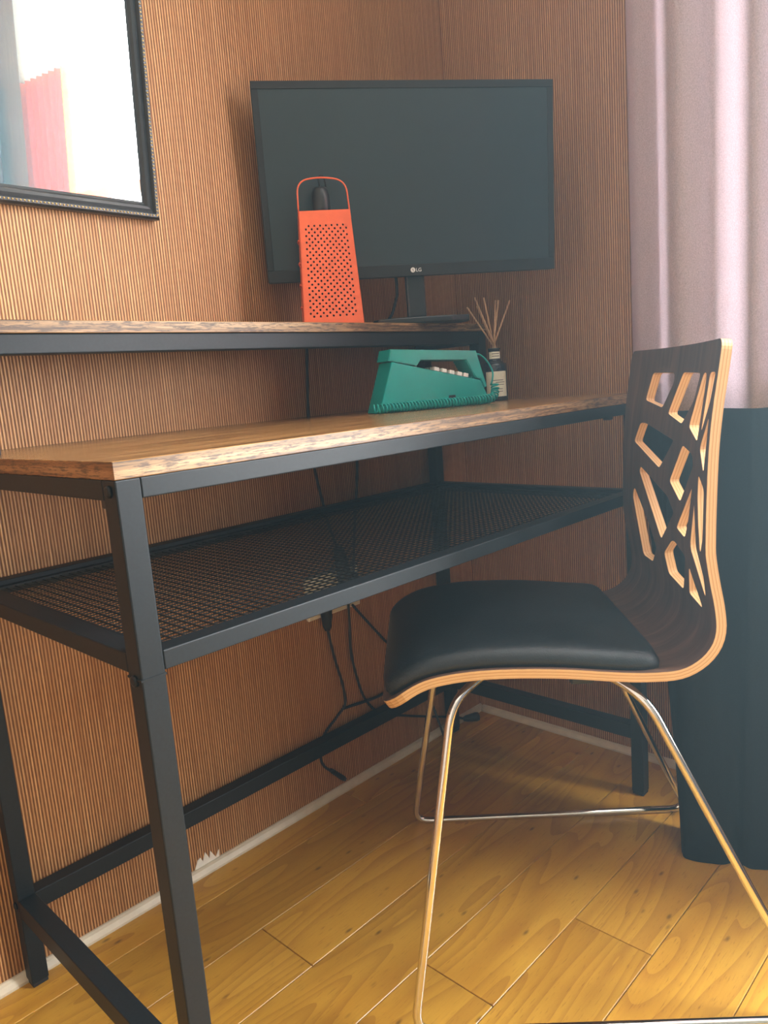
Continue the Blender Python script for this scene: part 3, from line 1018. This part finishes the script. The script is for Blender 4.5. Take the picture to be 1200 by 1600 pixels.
lead = catmull([Vector((0.094, 0.0, 0.0885)), Vector((0.106, -0.003, 0.0855)), Vector((0.1165, -0.008, 0.0735)), Vector((0.1225, -0.014, 0.056)), Vector((0.120, -0.017, 0.043)), hel[-1]], 8)
tube('coiled_cord', hel + lead[::-1][1:], 0.0016, 'teal', PH, 6)

# ------------------------------------------------------------------ reed diffuser
BX, BY = 0.914, 0.2645
DF = thing('reed_diffuser_bottle', 'dark glass diffuser bottle with cream labels beside the telephone', 'bottle', (BX, BY, H))
link_mesh('bottle', lathe_bm([(0.020, 0.0), (0.0222, 0.002), (0.0222, 0.066), (0.0205, 0.0705), (0.015, 0.0735), (0.0112, 0.0755), (0.0106, 0.078), (0.0106, 0.096), (0.0118, 0.0965), (0.0118, 0.099), (0.0085, 0.0992), (0.0082, 0.09)], 32), 'bottle', DF)
def wrap(nm, r, z0, z1, a0, a1, mat, parent, n=14):
    bm = bmesh.new()
    lo_ = []; hi_ = []
    for i in range(n+1):
        a = R(a0 + (a1-a0)*i/n)
        lo_.append((bm.verts.new((r*math.cos(a), r*math.sin(a), z0)), bm.verts.new((r*math.cos(a), r*math.sin(a), z1)),
                    bm.verts.new(((r-0.0004)*math.cos(a), (r-0.0004)*math.sin(a), z0)), bm.verts.new(((r-0.0004)*math.cos(a), (r-0.0004)*math.sin(a), z1))))
    for A, B in zip(lo_, lo_[1:]):
        for i, j in ((0, 1), (1, 3), (3, 2), (2, 0)):
            bm.faces.new([A[i], B[i], B[j], A[j]])
    bmesh.ops.recalc_face_normals(bm, faces=bm.faces[:])
    return link_mesh(nm, bm, mat, parent)
lb = wrap('front_label', 0.0225, 0.0085, 0.0555, 165, 275, 'label', DF)
for (z, a0, a1) in ((0.0345, 215, 262), (0.0385, 200, 255), (0.030, 190, 258), (0.022, 200, 250), (0.0175, 200, 250)):
    wrap('print_line', 0.02265, z, z+0.0012, a0, a1, 'ink', lb)
nl = wrap('neck_label', 0.0108, 0.0795, 0.0925, 150, 290, 'label', DF)
for z in (0.088, 0.0835):
    wrap('print_line', 0.01092, z, z+0.0014, 190, 270, 'ink', nl)
# reeds lean in the neck; tips measured in the picture plane of the bottle
vx = Vector((0.56, -0.40, 0)).normalized()      # to the viewer's right
tips = [(-0.047, 0.178, 0.004, 'leftmost thin reed leaning out of the diffuser bottle'),
        (-0.033, 0.195, 0.000, 'tallest reed of the diffuser, second from the left'),
        (-0.027, 0.180, 0.006, 'short reed just right of the tallest one in the diffuser'),
        (-0.017, 0.193, -0.006, 'upright reed left of the middle of the diffuser bottle'),
        (0.009, 0.188, 0.004, 'thick looking reed leaning slightly right in the diffuser'),
        (0.0125, 0.187, -0.004, 'reed touching the slightly right leaning one in the diffuser'),
        (0.037, 0.186, 0.003, 'rightmost reed leaning far out of the diffuser bottle')]
dpv = Vector((0.58, 0.82, 0)).normalized()
for i, (dx, z, dy, lab) in enumerate(tips):
    foot = vx*(-dx*0.16) + dpv*(0.0045*math.cos(i*2.4)) + Vector((0, 0, 0.093))
    tip = vx*dx + dpv*dy + Vector((0, 0, z))
    foot.z = 0.0925
    o = tube('diffuser_reed', [foot, tip], 0.0015, 'reed', None, 8)
    o.location = (BX, BY, H)
    tag(o, lab, 'reed', 'reeds in the diffuser bottle')

# ------------------------------------------------------------------ mirror
MZ, MX = 1.068, 0.354
MI = thing('wall_mirror', 'wall mirror in a black moulded frame with gold beading', 'mirror', (MX, YW - 0.004, MZ))
MI.rotation_euler = (R(4.0), 0, 0)
mwid, mhei = 0.52, 0.72
fw_ = 0.026
# local: x right, y into wall, z up; lower right corner of the frame at the origin
def frame_bar(nm, a, b, inward):
    """profile swept from a to b with mitred ends; inward = unit vector to the glass."""
    a, b, inn = Vector(a), Vector(b), Vector(inward)
    d = (b - a).normalized()
    prof = [(0, 0.0), (0, -0.012), (0.003, -0.016), (0.007, -0.016), (0.010, -0.011), (0.014, -0.0125), (0.018, -0.0115), (0.021, -0.0075), (fw_, -0.006), (fw_, 0.0)]
    bm = bmesh.new()
    A = [bm.verts.new(a + inn*u + d*u + Vector((0, v, 0))) for u, v in prof]
    B = [bm.verts.new(b + inn*u - d*u + Vector((0, v, 0))) for u, v in prof]
    n = len(prof)
    for i in range(n):
        bm.faces.new([A[i], B[i], B[(i+1) % n], A[(i+1) % n]])
    bm.faces.new(A); bm.faces.new(B[::-1])
    bmesh.ops.recalc_face_normals(bm, faces=bm.faces[:])
    return link_mesh(nm, bm, 'frame', MI)
fb1 = frame_bar('frame_bar', (0, 0, 0), (-mwid, 0, 0), (0, 0, 1))
fb2 = frame_bar('frame_bar', (0, 0, mhei), (0, 0, 0), (-1, 0, 0))
frame_bar('frame_bar', (-mwid, 0, mhei), (0, 0, mhei), (0, 0, -1))
frame_bar('frame_bar', (-mwid, 0, 0), (-mwid, 0, mhei), (1, 0, 0))
def beading(parent, a, b):
    a, b = Vector(a), Vector(b)
    bm = bmesh.new()
    d = (b-a); n = int(d.length/0.0052)
    for i in range(n):
        p = a + d*(i+0.5)/n
        m = Matrix.Translation(p)
        bmesh.ops.create_icosphere(bm, subdivisions=1, radius=0.0015, matrix=m)
    link_mesh('gold_beading', bm, 'gold', parent, True)
beading(fb1, (-0.004, -0.0162, 0.0052), (-mwid+0.004, -0.0162, 0.0052))
beading(fb2, (-0.0052, -0.0162, 0.004), (-0.0052, -0.0162, mhei-0.004))
box('mirror_glass', (-mwid+fw_-0.003, -0.0065, fw_-0.003), (-fw_+0.003, -0.003, mhei-fw_+0.003), 'mirror', MI)

# ------------------------------------------------------------------ socket and cords
SO = thing('wall_socket', 'white double wall socket behind the mesh shelf', 'socket', (0.640, YW, 0.410))
box('plate', (-0.068, -0.009, -0.0415), (0.068, -0.0, 0.0415), 'white', SO, 0.003, 2)
for sx in (-0.034, 0.034):
    box('switch', (sx-0.006+0.02, -0.0115, 0.016), (sx+0.006+0.02, -0.0088, 0.028), 'white', SO, 0.001)

def cord(name, label, pts, r, ends=()):
    o = thing(name, label, 'cable', pts[0])
    base_ = Vector(pts[0])
    tube('lead', [v - base_ for v in catmull(pts, 8)], r, 'cable', o, 8)
    for nm, a, b, r0, r1 in ends:
        a, b = Vector(a) - base_, Vector(b) - base_
        bm = bmesh.new()
        n = 6
        sweep_bm([a.lerp(b, i/n) for i in range(n+1)], r0, 12, bm=bm,
                 radii=[r0*0.75] + [r0 + (r1-r0)*i/n for i in range(1, n)] + [r1*0.85])
        link_mesh(nm, bm, 'cable', o)
    return o
yb = YW - 0.012
cord('power_cord', 'thin black cord dropping behind the desk from the grater lamp to the socket',
     [(0.6315, 0.4790, 0.897), (0.632, 0.479, 0.866), (0.626, 0.479, 0.80), (0.622, 0.479, 0.755), (0.622, 0.479, 0.70), (0.626, 0.479, 0.645), (0.640, 0.479, 0.575), (0.645, 0.478, 0.545), (0.649, 0.469, 0.512), (0.652, 0.462, 0.486)], 0.0025,
     [('adapter', (0.651, 0.462, 0.500), (0.656, 0.452, 0.418), 0.011, 0.016)])
cord('power_cord', 'thin black cord hanging right of the adapter behind the mesh shelf',
     [(0.737, 0.479, 0.745), (0.737, 0.479, 0.70), (0.735, 0.479, 0.64), (0.724, 0.479, 0.575), (0.717, 0.478, 0.545), (0.700, 0.470, 0.49), (0.684, 0.462, 0.43)], 0.0025,
     [('plug', (0.685, 0.464, 0.440), (0.682, 0.455, 0.408), 0.008, 0.015)])
cord('power_cord', 'black cord with ribbed plug falling from the socket and looping by the low stretcher',
     [(0.606, 0.462, 0.365), (0.610, 0.466, 0.34), (0.624, 0.470, 0.28), (0.640, 0.472, 0.22), (0.643, 0.474, 0.180), (0.622, 0.4788, 0.158), (0.590, 0.479, 0.138), (0.573, 0.479, 0.108), (0.578, 0.479, 0.075), (0.602, 0.477, 0.050)], 0.0026,
     [('plug', (0.609, 0.466, 0.345), (0.601, 0.455, 0.400), 0.008, 0.013), ('end_sleeve', (0.592, 0.477, 0.060), (0.625, 0.474, 0.026), 0.0045, 0.0052)])
cord('power_cord', 'black cord running from the loop towards the chair',
     [(0.643, 0.4770, 0.170), (0.66, 0.4770, 0.168), (0.70, 0.4770, 0.163), (0.745, 0.4770, 0.160), (0.80, 0.4770, 0.165), (0.86, 0.4770, 0.180)], 0.0030)
cord('extension_lead', 'black lead hanging from the socket to a small plug on the floor',
     [(0.668, 0.466, 0.380), (0.668, 0.467, 0.345), (0.668, 0.470, 0.28), (0.680, 0.472, 0.22), (0.703, 0.477, 0.165), (0.745, 0.479, 0.120), (0.82, 0.479, 0.085), (0.90, 0.479, 0.052), (0.955, 0.479, 0.030), (0.985, 0.473, 0.0185), (0.999, 0.460, 0.0125)], 0.0026,
     [('plug', (0.996, 0.463, 0.0130), (1.028, 0.444, 0.0125), 0.0065, 0.0115)])
cord('power_cord', 'black cord slanting down right from the socket behind the chair seat',
     [(0.678, 0.465, 0.376), (0.70, 0.470, 0.352), (0.75, 0.474, 0.295), (0.80, 0.476, 0.238), (0.86, 0.479, 0.17), (0.895, 0.479, 0.118), (0.905, 0.478, 0.085), (0.905, 0.46, 0.04), (0.90, 0.44, 0.006)], 0.0026)

# ------------------------------------------------------------------ things seen at the edge or in the mirror
wd = thing('wardrobe', 'dark wooden wardrobe seen dimly in the mirror', 'wardrobe', (0.60, -2.33, 0))
box('carcass', (-0.45, 0.0, 0.05), (0.45, 0.42, 1.80), 'wardrobe', wd, 0.006)
box('plinth', (-0.44, 0.0, 0.0), (0.44, 0.40, 0.05), 'wardrobe', wd)
for sx in (-1, 1):
    dr = box('door', (min(sx*0.004, sx*0.445), 0.42, 0.06), (max(sx*0.004, sx*0.445), 0.44, 1.785), 'wardrobe', wd, 0.004)
    tube('door_knob', [(sx*0.04, 0.438, 0.95), (sx*0.04, 0.455, 0.95), (sx*0.04, 0.468, 0.95)], 0.012, 'gold', dr, 12, radii=[0.006, 0.009, 0.013])
